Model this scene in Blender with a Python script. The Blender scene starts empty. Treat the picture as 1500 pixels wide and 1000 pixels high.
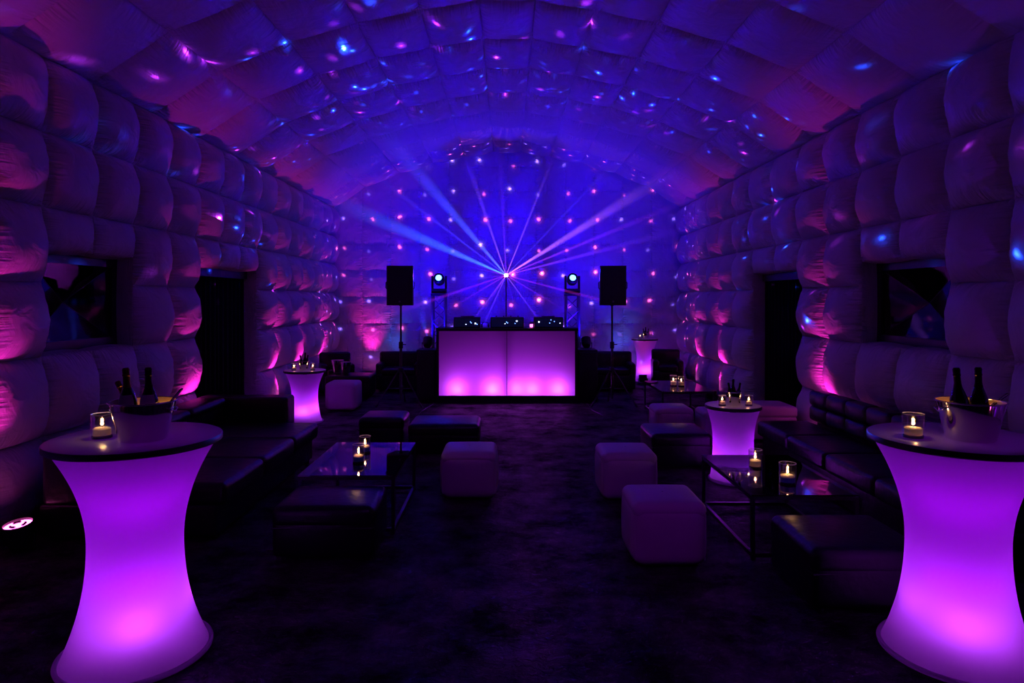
import bpy, bmesh, math, random
from mathutils import Vector, Matrix
PI = math.pi
A = math.radians
random.seed(7)
scene = bpy.context.scene
C = scene.collection

# ------------------------------------------------------------------ camera
HC, F = 1.8, 980.0                     # eye height (m), focal length in px of a 1500 px wide frame
cam_data = bpy.data.cameras.new('camera')
cam = bpy.data.objects.new('camera', cam_data); C.objects.link(cam)
cam.location = (0, 0, HC); cam.rotation_euler = (PI/2, 0, 0)
cam_data.sensor_width = 36; cam_data.lens = F/1500*36
cam_data.shift_x = 7/1500; cam_data.shift_y = -63/1500
cam_data.clip_start = 0.05
scene.camera = cam

# ------------------------------------------------------------------ world, exposure
w = bpy.data.worlds.new('night'); scene.world = w; w.use_nodes = True
w.node_tree.nodes['Background'].inputs[0].default_value = (0.010, 0.004, 0.03, 1)
w.node_tree.nodes['Background'].inputs[1].default_value = 0.3
scene.view_settings.view_transform = 'Standard'
scene.view_settings.look = 'None'
scene.view_settings.exposure = 0.0
scene.view_settings.gamma = 1.0
scene.view_settings.use_curve_mapping = False
scene.cycles.use_denoising = True
scene.cycles.max_bounces = 7
scene.cycles.sample_clamp_indirect = 4.0
scene.cycles.caustics_reflective = False
scene.cycles.caustics_refractive = False

VIOLET = (0.40, 0.001, 1.0)
HOT = (0.50, 0.05, 1.0)
MAGENTA = (1.0, 0.02, 0.56)
BLUE = (0.10, 0.0, 1.0)
SKYBLUE = (0.03, 0.16, 1.0)
CANDLE = (1.0, 0.48, 0.16)

def light(name, kind, loc, energy, color, parent=None, radius=0.03, aim=None, size=60, blend=0.5):
    d = bpy.data.lights.new(name, kind); d.energy = energy; d.color = color
    d.shadow_soft_size = radius
    if kind == 'SPOT':
        d.spot_size = math.radians(size); d.spot_blend = blend
    o = bpy.data.objects.new(name, d); C.objects.link(o); o.location = loc
    if aim is not None:
        o.rotation_euler = Vector(aim).to_track_quat('-Z', 'Y').to_euler()
    if parent is not None: o.parent = parent
    return o

# ------------------------------------------------------------------ material helpers
def new_mat(name):
    m = bpy.data.materials.new(name); m.use_nodes = True
    nt = m.node_tree
    return m, nt, nt.nodes, nt.links, nt.nodes.get('Principled BSDF')
def pmat(name, color, rough=0.5, metal=0.0, spec=0.5, bump=None, coat=0.0, var=0.0):
    m, nt, N, L, p = new_mat(name)
    p.inputs['Base Color'].default_value = (*color, 1)
    p.inputs['Roughness'].default_value = rough
    p.inputs['Metallic'].default_value = metal
    p.inputs['Specular IOR Level'].default_value = spec
    p.inputs['Coat Weight'].default_value = coat
    tc = N.new('ShaderNodeTexCoord')
    nz = N.new('ShaderNodeTexNoise'); L.new(tc.outputs['Object'], nz.inputs['Vector'])
    nz.inputs['Scale'].default_value = bump[0] if bump else 8
    nz.inputs['Detail'].default_value = 4
    if bump:
        b = N.new('ShaderNodeBump'); b.inputs['Strength'].default_value = bump[1]; b.inputs['Distance'].default_value = bump[2]
        L.new(nz.outputs['Fac'], b.inputs['Height']); L.new(b.outputs['Normal'], p.inputs['Normal'])
    if var:
        r = N.new('ShaderNodeMapRange'); L.new(nz.outputs['Fac'], r.inputs['Value'])
        r.inputs['To Min'].default_value = max(0, rough-var); r.inputs['To Max'].default_value = rough+var
        L.new(r.outputs['Result'], p.inputs['Roughness'])
    return m
def emat(name, color, strength):
    m, nt, N, L, p = new_mat(name)
    p.inputs['Base Color'].default_value = (*color, 1)
    p.inputs['Emission Color'].default_value = (*color, 1)
    p.inputs['Emission Strength'].default_value = strength
    return m
def glassmat(name, tint, ior=1.45, rough=0.0, gloss=1.0):
    # thin clear sheet: Fresnel mix of straight-through and mirror light
    m, nt, N, L, p = new_mat(name); N.remove(p)
    t = N.new('ShaderNodeBsdfTransparent'); t.inputs[0].default_value = (*tint, 1)
    g = N.new('ShaderNodeBsdfGlossy'); g.inputs['Roughness'].default_value = rough
    f = N.new('ShaderNodeFresnel')
    ge = N.new('ShaderNodeNewGeometry'); mr = N.new('ShaderNodeMapRange')
    mr.inputs['To Min'].default_value = ior; mr.inputs['To Max'].default_value = 1/ior
    L.new(ge.outputs['Backfacing'], mr.inputs['Value']); L.new(mr.outputs[0], f.inputs[0])
    g.inputs['Color'].default_value = (gloss, gloss, gloss, 1)
    x = N.new('ShaderNodeMixShader')
    L.new(f.outputs[0], x.inputs[0]); L.new(t.outputs[0], x.inputs[1]); L.new(g.outputs[0], x.inputs[2])
    L.new(x.outputs[0], N['Material Output'].inputs[0])
    return m
def translucent(name, color, mix=0.6, bump=None):
    m, nt, N, L, p = new_mat(name)
    p.inputs['Base Color'].default_value = (*color, 1); p.inputs['Roughness'].default_value = 0.55
    t = N.new('ShaderNodeBsdfTranslucent'); t.inputs[0].default_value = (*color, 1)
    x = N.new('ShaderNodeMixShader'); x.inputs[0].default_value = mix
    L.new(p.outputs[0], x.inputs[1]); L.new(t.outputs[0], x.inputs[2]); L.new(x.outputs[0], N['Material Output'].inputs[0])
    if bump:
        tc = N.new('ShaderNodeTexCoord'); nz = N.new('ShaderNodeTexNoise'); nz.inputs['Scale'].default_value = bump[0]
        L.new(tc.outputs['Object'], nz.inputs['Vector'])
        b = N.new('ShaderNodeBump'); b.inputs['Strength'].default_value = bump[1]; b.inputs['Distance'].default_value = 0.01
        L.new(nz.outputs['Fac'], b.inputs['Height']); L.new(b.outputs['Normal'], p.inputs['Normal'])
    return m

def wall_fabric():
    m, nt, N, L, p = new_mat('inflated_fabric')
    p.inputs['Base Color'].default_value = (0.66, 0.63, 0.68, 1)
    p.inputs['Roughness'].default_value = 0.42
    p.inputs['Specular IOR Level'].default_value = 0.55
    uv = N.new('ShaderNodeUVMap'); oi = N.new('ShaderNodeObjectInfo')
    sep = N.new('ShaderNodeSeparateXYZ'); L.new(uv.outputs[0], sep.inputs[0])
    def math_(op, a, b=None, clamp=False):
        n = N.new('ShaderNodeMath'); n.operation = op; n.use_clamp = clamp
        for i, v in enumerate((a, b)):
            if v is None: continue
            if isinstance(v, (int, float)): n.inputs[i].default_value = v
            else: L.new(v, n.inputs[i])
        return n.outputs[0]
    rnd = math_('MULTIPLY', oi.outputs['Random'], 40.0)
    def pucker(along, across):
        # folds running away from a seam: fine along the seam, long across it, dying out inside
        cx = N.new('ShaderNodeCombineXYZ')
        L.new(math_('MULTIPLY', along, 26.0), cx.inputs[0]); L.new(math_('MULTIPLY', across, 2.5), cx.inputs[1]); L.new(rnd, cx.inputs[2])
        nz = N.new('ShaderNodeTexNoise'); nz.inputs['Scale'].default_value = 1.0; nz.inputs['Detail'].default_value = 1.5
        L.new(cx.outputs[0], nz.inputs['Vector'])
        d = math_('ABSOLUTE', math_('SUBTRACT', across, 0.5))           # 0 centre .. .5 edge
        wgt = math_('POWER', math_('MULTIPLY', d, 2.0), 4.0)
        return math_('MULTIPLY', nz.outputs['Fac'], wgt)
    pk = math_('ADD', pucker(sep.outputs[0], sep.outputs[1]), pucker(sep.outputs[1], sep.outputs[0]))
    tc = N.new('ShaderNodeTexCoord')
    big = N.new('ShaderNodeTexNoise'); big.inputs['Scale'].default_value = 5.5; big.inputs['Detail'].default_value = 3; big.inputs['Distortion'].default_value = 0.8
    L.new(tc.outputs['Object'], big.inputs['Vector'])
    h = math_('ADD', pk, math_('MULTIPLY', big.outputs['Fac'], 0.55))
    b = N.new('ShaderNodeBump'); b.inputs['Strength'].default_value = 0.9; b.inputs['Distance'].default_value = 0.05
    L.new(h, b.inputs['Height']); L.new(b.outputs['Normal'], p.inputs['Normal'])
    return m

def floor_mat():
    # crinkled dark ground sheet: almost no diffuse, patchy dull gloss on many small creases
    m, nt, N, L, p = new_mat('dark_crinkled_floor'); N.remove(p)
    tc = N.new('ShaderNodeTexCoord')
    mp = N.new('ShaderNodeMapping'); mp.inputs['Scale'].default_value = (1, 1.5, 1); L.new(tc.outputs['Object'], mp.inputs[0])
    n1 = N.new('ShaderNodeTexNoise'); n1.inputs['Scale'].default_value = 9; n1.inputs['Detail'].default_value = 5; n1.inputs['Roughness'].default_value = 0.6; n1.inputs['Distortion'].default_value = 1.2
    mxv = N.new('ShaderNodeMixRGB'); mxv.inputs[0].default_value = 0.2
    v = N.new('ShaderNodeTexVoronoi'); v.feature = 'DISTANCE_TO_EDGE'; v.inputs['Scale'].default_value = 13
    L.new(mp.outputs[0], n1.inputs['Vector']); L.new(mp.outputs[0], mxv.inputs[1]); L.new(n1.outputs['Color'], mxv.inputs[2]); L.new(mxv.outputs[0], v.inputs['Vector'])
    cr = N.new('ShaderNodeMapRange'); cr.inputs['From Max'].default_value = 0.22; L.new(v.outputs['Distance'], cr.inputs['Value'])
    ad = N.new('ShaderNodeMath'); ad.operation = 'MULTIPLY_ADD'; ad.inputs[1].default_value = 0.5
    L.new(cr.outputs[0], ad.inputs[0]); L.new(n1.outputs['Fac'], ad.inputs[2])
    b = N.new('ShaderNodeBump'); b.inputs['Strength'].default_value = 0.8; b.inputs['Distance'].default_value = 0.035
    L.new(ad.outputs[0], b.inputs['Height'])
    d = N.new('ShaderNodeBsdfDiffuse'); d.inputs['Color'].default_value = (0.006, 0.0055, 0.007, 1); L.new(b.outputs['Normal'], d.inputs['Normal'])
    g = N.new('ShaderNodeBsdfGlossy'); g.inputs['Roughness'].default_value = 0.40; L.new(b.outputs['Normal'], g.inputs['Normal'])
    n2 = N.new('ShaderNodeTexNoise'); n2.inputs['Scale'].default_value = 2.3; n2.inputs['Detail'].default_value = 6; n2.inputs['Roughness'].default_value = 0.7
    L.new(tc.outputs['Object'], n2.inputs['Vector'])
    fr = N.new('ShaderNodeMapRange'); fr.inputs['From Min'].default_value = 0.35; fr.inputs['From Max'].default_value = 0.7
    fr.inputs['To Min'].default_value = 0.012; fr.inputs['To Max'].default_value = 0.18
    L.new(n2.outputs['Fac'], fr.inputs['Value'])
    x = N.new('ShaderNodeMixShader'); L.new(fr.outputs[0], x.inputs[0]); L.new(d.outputs[0], x.inputs[1]); L.new(g.outputs[0], x.inputs[2])
    L.new(x.outputs[0], N['Material Output'].inputs[0])
    return m

M = {}
M['wall'] = wall_fabric()
M['backing'] = pmat('seam_backing', (0.05, 0.045, 0.06), 0.8)
M['floor'] = floor_mat()
M['leather'] = pmat('black_leather', (0.005, 0.0045, 0.007), 0.34, spec=0.42, bump=(14, 0.25, 0.02), var=0.06)
M['white_vinyl'] = pmat('white_vinyl', (0.62, 0.58, 0.62), 0.42, bump=(9, 0.25, 0.02), var=0.06)
M['spandex'] = translucent('white_spandex', (0.86, 0.84, 0.88), 0.62, bump=(30, 0.05))
M['acrylic'] = translucent('frosted_acrylic', (0.88, 0.86, 0.9), 0.68)
M['top'] = translucent('satin_table_top', (0.5, 0.47, 0.55), 0.13)
M['top'].node_tree.nodes['Principled BSDF'].inputs['Roughness'].default_value = 0.27
M['black'] = pmat('black_plastic', (0.012, 0.012, 0.015), 0.45, bump=(80, 0.1, 0.002))
M['rim'] = pmat('dark_table_rim', (0.022, 0.018, 0.03), 0.4)
M['metal'] = pmat('black_metal', (0.06, 0.06, 0.07), 0.32, metal=0.7)
M['truss'] = pmat('aluminium_tube', (0.22, 0.22, 0.25), 0.35, metal=1.0)
M['steel'] = pmat('polished_steel', (0.66, 0.62, 0.60), 0.08, metal=1.0, bump=(22, 0.05, 0.004))
M['warm_tinted_steel'] = pmat('warm_tinted_steel_lining', (0.75, 0.55, 0.32), 0.42, metal=1.0, bump=(40, 0.1, 0.004))  # steel lining tinted gold, warm candlelight put into its colour
M['bottle'] = pmat('dark_green_glass', (0.006, 0.010, 0.006), 0.06, spec=0.7, coat=0.4)
M['foil_black'] = pmat('black_foil', (0.02, 0.016, 0.014), 0.3, metal=0.6, bump=(60, 0.3, 0.003))
M['foil_gold'] = pmat('gold_foil', (0.16, 0.09, 0.03), 0.35, metal=1.0, bump=(60, 0.3, 0.003))
M['paper'] = pmat('bottle_label_paper', (0.62, 0.56, 0.66), 0.5, bump=(30, 0.1, 0.002))
M['wax'] = translucent('candle_wax', (0.95, 0.86, 0.74), 0.45)
M['bluewax'] = translucent('blue_candle_gel', (0.10, 0.16, 0.85), 0.45)
M['wick'] = pmat('charred_wick', (0.01, 0.008, 0.006), 0.9)
def flame_mat():
    m, nt, N, L, p = new_mat('candle_flame'); N.remove(p)
    e = N.new('ShaderNodeEmission'); e.inputs[0].default_value = (1.0, 0.50, 0.20, 1); e.inputs[1].default_value = 9
    t = N.new('ShaderNodeBsdfTransparent'); x = N.new('ShaderNodeAddShader')
    L.new(e.outputs[0], x.inputs[0]); L.new(t.outputs[0], x.inputs[1]); L.new(x.outputs[0], N['Material Output'].inputs[0])
    return m
M['flame'] = flame_mat()
M['glass'] = glassmat('clear_glass', (0.93, 0.92, 0.95), 2.1, 0.06)
M['rim_highlight'] = translucent('painted_rim_highlight', (0.75, 0.72, 0.8), 0.4)  # pale ring, the glint along the rim put into its colour
M['baseglass'] = pmat('thick_glass_base', (0.03, 0.02, 0.04), 0.08, spec=0.8)
M['table_glass'] = glassmat('smoked_table_glass', (0.25, 0.22, 0.32), 2.5, 0.02)
M['vinyl_pane'] = glassmat('clear_vinyl', (0.3, 0.28, 0.36), 1.42, 0.03, 0.9)
M['curtain'] = pmat('black_velvet', (0.004, 0.004, 0.005), 0.9, spec=0.1, bump=(120, 0.2, 0.003))
M['frame'] = pmat('black_window_strip', (0.008, 0.008, 0.016), 0.4, bump=(40, 0.15, 0.004))
M['lens_pink'] = emat('pink_lens', (1.0, 0.10, 0.55), 9)
M['lens_blue'] = emat('blue_lens', (0.05, 0.22, 1.0), 14)
M['lens_laser'] = emat('laser_aperture', (1.0, 0.5, 1.0), 60)
M['led_blue'] = emat('blue_indicator', (0.12, 0.25, 1.0), 7)
M['led_white'] = emat('white_indicator', (0.6, 0.7, 1.0), 8)
M['screen'] = emat('dim_blue_display', (0.004, 0.006, 0.05), 0.25)
M['weld'] = pmat('vinyl_weld', (0.10, 0.10, 0.14), 0.22, spec=0.8)
M['cable'] = pmat('glossy_cable', (0.10, 0.10, 0.13), 0.25)
M['lens_dark'] = pmat('dark_lens_ring', (0.03, 0.02, 0.03), 0.2)
M['ice'] = glassmat('ice', (0.85, 0.88, 0.95), 1.4, 0.05)

def painted_beam_mat(name):
    # laser or lamp light in smoke, painted as emission: glowing volume, thinning with distance from the aperture (local z)
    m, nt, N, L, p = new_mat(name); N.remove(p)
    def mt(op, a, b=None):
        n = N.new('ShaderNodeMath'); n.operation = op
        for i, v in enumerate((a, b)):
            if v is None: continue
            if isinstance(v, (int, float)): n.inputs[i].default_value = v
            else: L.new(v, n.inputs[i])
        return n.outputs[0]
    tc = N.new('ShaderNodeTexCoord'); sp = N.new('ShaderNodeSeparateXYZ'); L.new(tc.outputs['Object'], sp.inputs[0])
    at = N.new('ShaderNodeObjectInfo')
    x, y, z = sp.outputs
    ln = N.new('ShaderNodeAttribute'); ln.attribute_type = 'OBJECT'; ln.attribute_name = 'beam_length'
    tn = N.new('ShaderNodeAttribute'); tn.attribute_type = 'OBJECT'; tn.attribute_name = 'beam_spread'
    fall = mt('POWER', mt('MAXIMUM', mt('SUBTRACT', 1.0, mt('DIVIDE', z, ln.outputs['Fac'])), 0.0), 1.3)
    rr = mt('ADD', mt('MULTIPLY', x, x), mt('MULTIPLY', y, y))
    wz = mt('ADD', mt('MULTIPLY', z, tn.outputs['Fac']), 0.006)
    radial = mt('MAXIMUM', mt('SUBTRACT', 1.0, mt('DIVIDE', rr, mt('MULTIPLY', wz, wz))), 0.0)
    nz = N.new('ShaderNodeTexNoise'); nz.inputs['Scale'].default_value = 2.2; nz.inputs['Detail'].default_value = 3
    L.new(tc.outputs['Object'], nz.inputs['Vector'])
    smoke = mt('ADD', mt('MULTIPLY', nz.outputs['Fac'], 1.2), 0.4)  # noise in the painted glow, standing in for uneven smoke
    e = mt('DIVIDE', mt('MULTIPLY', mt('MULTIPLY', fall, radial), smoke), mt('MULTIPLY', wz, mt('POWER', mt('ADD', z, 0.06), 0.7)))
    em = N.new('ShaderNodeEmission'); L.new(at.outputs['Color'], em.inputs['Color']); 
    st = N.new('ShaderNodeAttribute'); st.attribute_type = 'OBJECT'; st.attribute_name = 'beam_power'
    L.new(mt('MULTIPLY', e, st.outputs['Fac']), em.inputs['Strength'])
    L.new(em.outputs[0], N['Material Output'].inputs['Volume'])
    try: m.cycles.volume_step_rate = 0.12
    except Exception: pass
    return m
M['beam'] = painted_beam_mat('painted_beam_glow')

# ------------------------------------------------------------------ mesh helpers
class MB:
    def __init__(s): s.v = []; s.f = []
    def add(s, vs, fs):
        n = len(s.v); s.v += [tuple(x) for x in vs]; s.f += [tuple(i+n for i in f) for f in fs]; return s
    def box(s, x0, x1, y0, y1, z0, z1):
        vs = [(x, y, z) for z in (z0, z1) for y in (y0, y1) for x in (x0, x1)]
        return s.add(vs, [(0, 2, 3, 1), (4, 5, 7, 6), (0, 1, 5, 4), (2, 6, 7, 3), (0, 4, 6, 2), (1, 3, 7, 5)])
    def rbox(s, cx, cy, cz, w, d, h, r, puff=(0, 0, 0), n=6):
        """soft rounded box, faces blown out by puff along x, y, z"""
        half = (w/2, d/2, h/2)
        r = min(r, min(half)*0.98)
        offs = [0, r*math.tan(PI/12), r*math.tan(PI/6), r]
        ax = []
        for H in half:
            inner = H-r
            mid = [(-1+2*i/n)*inner for i in range(n+1)]
            ax.append([-inner-o for o in reversed(offs[1:])]+mid+[inner+o for o in offs[1:]])
        idx = {}; vs = []; fs = []
        def vert(p):
            k = tuple(round(c, 5) for c in p)
            if k in idx: return idx[k]
            q = [max(-(half[i]-r), min(half[i]-r, p[i])) for i in range(3)]
            dv = Vector([p[i]-q[i] for i in range(3)])
            o = Vector(q)+(dv.normalized()*r if dv.length > 1e-9 else dv)
            t = [o[i]/half[i] for i in range(3)]
            g = [max(0, 1-t[i]*t[i]) for i in range(3)]
            o.x += puff[0]*math.copysign(1, o.x)*abs(t[0])**3*g[1]*g[2]
            o.y += puff[1]*math.copysign(1, o.y)*abs(t[1])**3*g[0]*g[2]
            o.z += puff[2]*math.copysign(1, o.z)*abs(t[2])**3*g[0]*g[1]
            idx[k] = len(vs); vs.append((o.x+cx, o.y+cy, o.z+cz)); return idx[k]
        for a, b, c in ((0, 1, 2), (1, 2, 0), (2, 0, 1)):
            for sgn in (-1, 1):
                for i in range(len(ax[a])-1):
                    for j in range(len(ax[b])-1):
                        ids = []
                        for (ii, jj) in ((i, j), (i+1, j), (i+1, j+1), (i, j+1)):
                            p = [0, 0, 0]; p[a] = ax[a][ii]; p[b] = ax[b][jj]; p[c] = sgn*half[c]
                            ids.append(vert(p))
                        fs.append(tuple(ids) if sgn > 0 else tuple(reversed(ids)))
        return s.add(vs, fs)
    def lathe(s, prof, n=32, c=(0, 0, 0), lobes=None, cap0=False, cap1=False, close=False):
        vs = []; fs = []
        for (r, z) in prof:
            for k in range(n):
                a = 2*PI*k/n; rr = r*(lobes(a, z) if lobes else 1)
                vs.append((c[0]+rr*math.cos(a), c[1]+rr*math.sin(a), c[2]+z))
        m = len(prof)
        for i in range(m-1 if not close else m):
            i2 = (i+1) % m
            for k in range(n):
                k2 = (k+1) % n
                fs.append((i*n+k, i*n+k2, i2*n+k2, i2*n+k))
        if cap0: fs.append(tuple(reversed(range(n))))
        if cap1: fs.append(tuple(range((m-1)*n, m*n)))
        return s.add(vs, fs)
    def tube(s, pts, r, n=8, closed=False):
        pts = [Vector(p) for p in pts]; vs = []; fs = []; m = len(pts)
        up = None
        for i, p in enumerate(pts):
            if closed: t = pts[(i+1) % m]-pts[i-1]
            else: t = pts[min(i+1, m-1)]-pts[max(i-1, 0)]
            t.normalize()
            if up is None:
                up = Vector((0, 0, 1)) if abs(t.z) < 0.9 else Vector((1, 0, 0))
            a = t.cross(up).normalized(); b = a.cross(t).normalized(); up = b
            rr = r[i] if isinstance(r, (list, tuple)) else r
            for k in range(n):
                q = 2*PI*k/n; vs.append(p+(a*math.cos(q)+b*math.sin(q))*rr)
        for i in range(m if closed else m-1):
            i2 = (i+1) % m
            for k in range(n):
                k2 = (k+1) % n
                fs.append((i*n+k2, i*n+k, i2*n+k, i2*n+k2))
        if not closed:
            fs.append(tuple(range(n))); fs.append(tuple(reversed(range((m-1)*n, m*n))))
        return s.add(vs, fs)
    def xf(s, mat):
        s.v = [tuple(mat @ Vector(p)) for p in s.v]; return s
    def mesh(s, name, m, smooth=True):
        me = bpy.data.meshes.new(name); me.from_pydata(s.v, [], s.f); me.update()
        if smooth: me.polygons.foreach_set('use_smooth', [True]*len(me.polygons))
        if smooth == 'angle':
            try: me.set_sharp_from_angle(angle=math.radians(38))
            except Exception: pass
        me.materials.append(M[m]); return me
    def build(s, name, m, parent=None, smooth='angle'):
        o = bpy.data.objects.new(name, s.mesh(name, m, smooth)); C.objects.link(o)
        if parent is not None: o.parent = parent
        return o
def tag(o, label=None, cat=None, group=None, kind=None):
    if label: o['label'] = label
    if cat: o['category'] = cat
    if group: o['group'] = group
    if kind: o['kind'] = kind
    return o
def thing(name, label, cat, loc=(0, 0, 0), rz=0.0, group=None):
    o = bpy.data.objects.new(name, None); C.objects.link(o)
    o.empty_display_size = 0.1; o.location = loc; o.rotation_euler = (0, 0, rz)
    return tag(o, label, cat, group)
def copy_tree(o, parent=None):
    c = o.copy(); C.objects.link(c); c.parent = parent
    for ch in list(o.children): copy_tree(ch, c)
    return c

# ================================================================== THE TENT
WX, Y0, Y1 = 3.9, -2.0, 15.0
ROWS = [0.0, 0.64, 1.31, 1.935, 2.57, 3.20, 3.83]             # wall seam heights
ARCH = [(3.9, 3.83), (3.18, 4.30), (2.41, 4.62), (1.66, 4.84), (0.96, 4.98), (0.31, 5.09)]
ARCH = [(-x, z) for x, z in ARCH]+[(x, z) for x, z in reversed(ARCH)]   # left to right
def arch_z(x):
    for (x0, z0), (x1, z1) in zip(ARCH, ARCH[1:]):
        if x0-1e-6 <= x <= x1+1e-6: return z0+(z1-z0)*(x-x0)/(x1-x0)
    return 3.83

fl = MB().box(-4.4, 4.4, Y0, 15.4, -0.1, 0).build('floor', 'floor', smooth=False); tag(fl, kind='structure')

pcache = {}
def panel(parent, corners, normal, depth, name='panel', n=16):
    """one inflated cushion between four seam corners (u right, v up)"""
    c = [Vector(p) for p in corners]; o = sum(c, Vector())/4
    ez = Vector(normal).normalized(); ex = (c[1]-c[0]); ex = (ex-ez*ex.dot(ez)).normalized(); ey = ez.cross(ex)
    loc = [((p-o).dot(ex), (p-o).dot(ey)) for p in c]
    seed = random.randrange(5)
    key = (tuple((round(a, 3), round(b, 3)) for a, b in loc), round(depth, 3), seed, n)
    if key not in pcache:
        rg = random.Random(hash(key) & 0xffff)
        ph = [rg.uniform(0, 6.28) for _ in range(6)]; sk = rg.uniform(-0.12, 0.12); sv = rg.uniform(-0.18, 0.05)
        ts = [math.sin(PI/2*(-1+2*i/n)) for i in range(n+1)]
        vs = []; uvs = []
        for tv in ts:
            for tu in ts:
                u, v = (tu+1)/2, (tv+1)/2
                x = (1-u)*(1-v)*loc[0][0]+u*(1-v)*loc[1][0]+u*v*loc[2][0]+(1-u)*v*loc[3][0]
                y = (1-u)*(1-v)*loc[0][1]+u*(1-v)*loc[1][1]+u*v*loc[2][1]+(1-u)*v*loc[3][1]
                bu = max(0, 1-abs(tu)**2.3)**0.62; bv = max(0, 1-abs(tv)**2.3)**0.62
                z = depth*bu*bv*(1+sk*tu+sv*tv)
                ed = bu*bv
                z += depth*0.05*math.sin(5*tu+ph[0]+2*tv)*ed+depth*0.04*math.sin(6*tv+ph[1]-3*tu)*ed
                # gathered folds close to the seams
                z += depth*0.07*math.sin(17*tu+ph[2])*abs(tv)**3*ed+depth*0.07*math.sin(17*tv+ph[3])*abs(tu)**3*ed
                vs.append((x, y, z)); uvs.append((u, v))
        fs = [(j*(n+1)+i, j*(n+1)+i+1, (j+1)*(n+1)+i+1, (j+1)*(n+1)+i) for j in range(n) for i in range(n)]
        me = bpy.data.meshes.new(name); me.from_pydata(vs, [], fs); me.update()
        me.polygons.foreach_set('use_smooth', [True]*len(fs))
        ul = me.uv_layers.new(name='UVMap')
        flat = []
        for li in me.loops: flat += uvs[li.vertex_index]
        ul.data.foreach_set('uv', flat)
        me.materials.append(M['wall']); pcache[key] = me
    ob = bpy.data.objects.new(name, pcache[key]); C.objects.link(ob); ob.parent = parent
    ob.matrix_local = Matrix(((ex.x, ey.x, ez.x, o.x), (ex.y, ey.y, ez.y, o.y), (ex.z, ey.z, ez.z, o.z), (0, 0, 0, 1)))
    return ob

def side_wall(name, side, cols, win, door):
    """win / door: (y0, y1, z0, z1) openings on column seams"""
    X = side*WX; Xo = side*(WX+0.05)
    b = MB()
    x0, x1 = sorted((X+side*0.012, Xo))
    ys = [Y0, win[0], win[1], door[0], door[1], Y1+0.1]
    b.box(x0, x1, ys[0], ys[1], 0, 3.9); b.box(x0, x1, ys[2], ys[3], 0, 3.9); b.box(x0, x1, ys[4], ys[5], 0, 3.9)
    b.box(x0, x1, win[0], win[1], 0, win[2]); b.box(x0, x1, win[0], win[1], win[3], 3.9); b.box(x0, x1, door[0], door[1], door[3], 3.9)
    wall = tag(b.build(name, 'backing', smooth=False), kind='structure')
    nrm = (-side, 0, 0)
    def p(ya, yb, za, zb, d):
        cs = [(X, ya, za), (X, yb, za), (X, yb, zb), (X, ya, zb)]
        if side > 0: cs = [cs[1], cs[0], cs[3], cs[2]]
        panel(wall, cs, nrm, d)
    for ya, yb in zip(cols, cols[1:]):
        ym = (ya+yb)/2
        for za, zb in zip(ROWS, ROWS[1:]):
            d = 0.185
            iv = [(za, zb)]
            for (o0, o1, oz0, oz1) in (win, door):
                if o0 < ym < o1:
                    iv = [q for a, c in iv for q in ((a, min(c, oz0)), (max(a, oz1), c)) if q[1]-q[0] > 0.08]
            for a, c in iv:
                p(ya, yb, a, c, d if c-a > 0.5 else 0.11)
    # inflated reveals round the openings
    R = 0.20
    for (o0, o1, oz0, oz1) in (win, door):
        xr = side*(WX+R)
        for yy, ny in ((o0, 1), (o1, -1)):
            nseg = 1 if oz0 > 0.5 else 3
            for k in range(nseg):
                za = oz0+(oz1-oz0)*k/nseg; zb = oz0+(oz1-oz0)*(k+1)/nseg
                cs = [(X, yy, za), (xr, yy, za), (xr, yy, zb), (X, yy, zb)]
                ex = Vector(cs[1])-Vector(cs[0]); 
                if (ex.cross(Vector((0, 0, 1)))).dot(Vector((0, ny, 0))) < 0: cs = [cs[1], cs[0], cs[3], cs[2]]
                panel(wall, cs, (0, ny, 0), 0.03, n=10)
        for zz, nz in ((oz0, 1), (oz1, -1)):
            if zz < 0.1: continue
            nseg = 2
            for k in range(nseg):
                ya = o0+(o1-o0)*k/nseg; yb = o0+(o1-o0)*(k+1)/nseg
                cs = [(X, ya, zz), (X, yb, zz), (xr, yb, zz), (xr, ya, zz)]
                e1 = Vector(cs[1])-Vector(cs[0]); e2 = Vector(cs[3])-Vector(cs[0])
                if e1.cross(e2).z*nz < 0: cs = [cs[1], cs[0], cs[3], cs[2]]
                panel(wall, cs, (0, 0, nz), 0.03, n=10)
    return wall

LC = [5.6+0.686*k for k in range(-6, 14)]+[15.0]
WIN_L = (5.6, 5.6+0.686*2, 1.31, 2.22); DOOR_L = (5.6+0.686*4, 5.6+0.686*7, 0.0, 2.23)
RC = [1.44, 2.18, 2.92, 3.66, 4.40, 5.14, 5.88, 6.62, 7.36, 8.10, 8.84, 9.72, 10.60, 11.33, 12.06, 12.79, 13.52, 14.26, 15.0]
WIN_R = (5.88, 7.36, 1.31, 2.20); DOOR_R = (8.84, 10.60, 0.0, 2.20)
side_wall('wall_left', -1, LC, WIN_L, DOOR_L)
side_wall('wall_right', 1, RC, WIN_R, DOOR_R)

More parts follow.
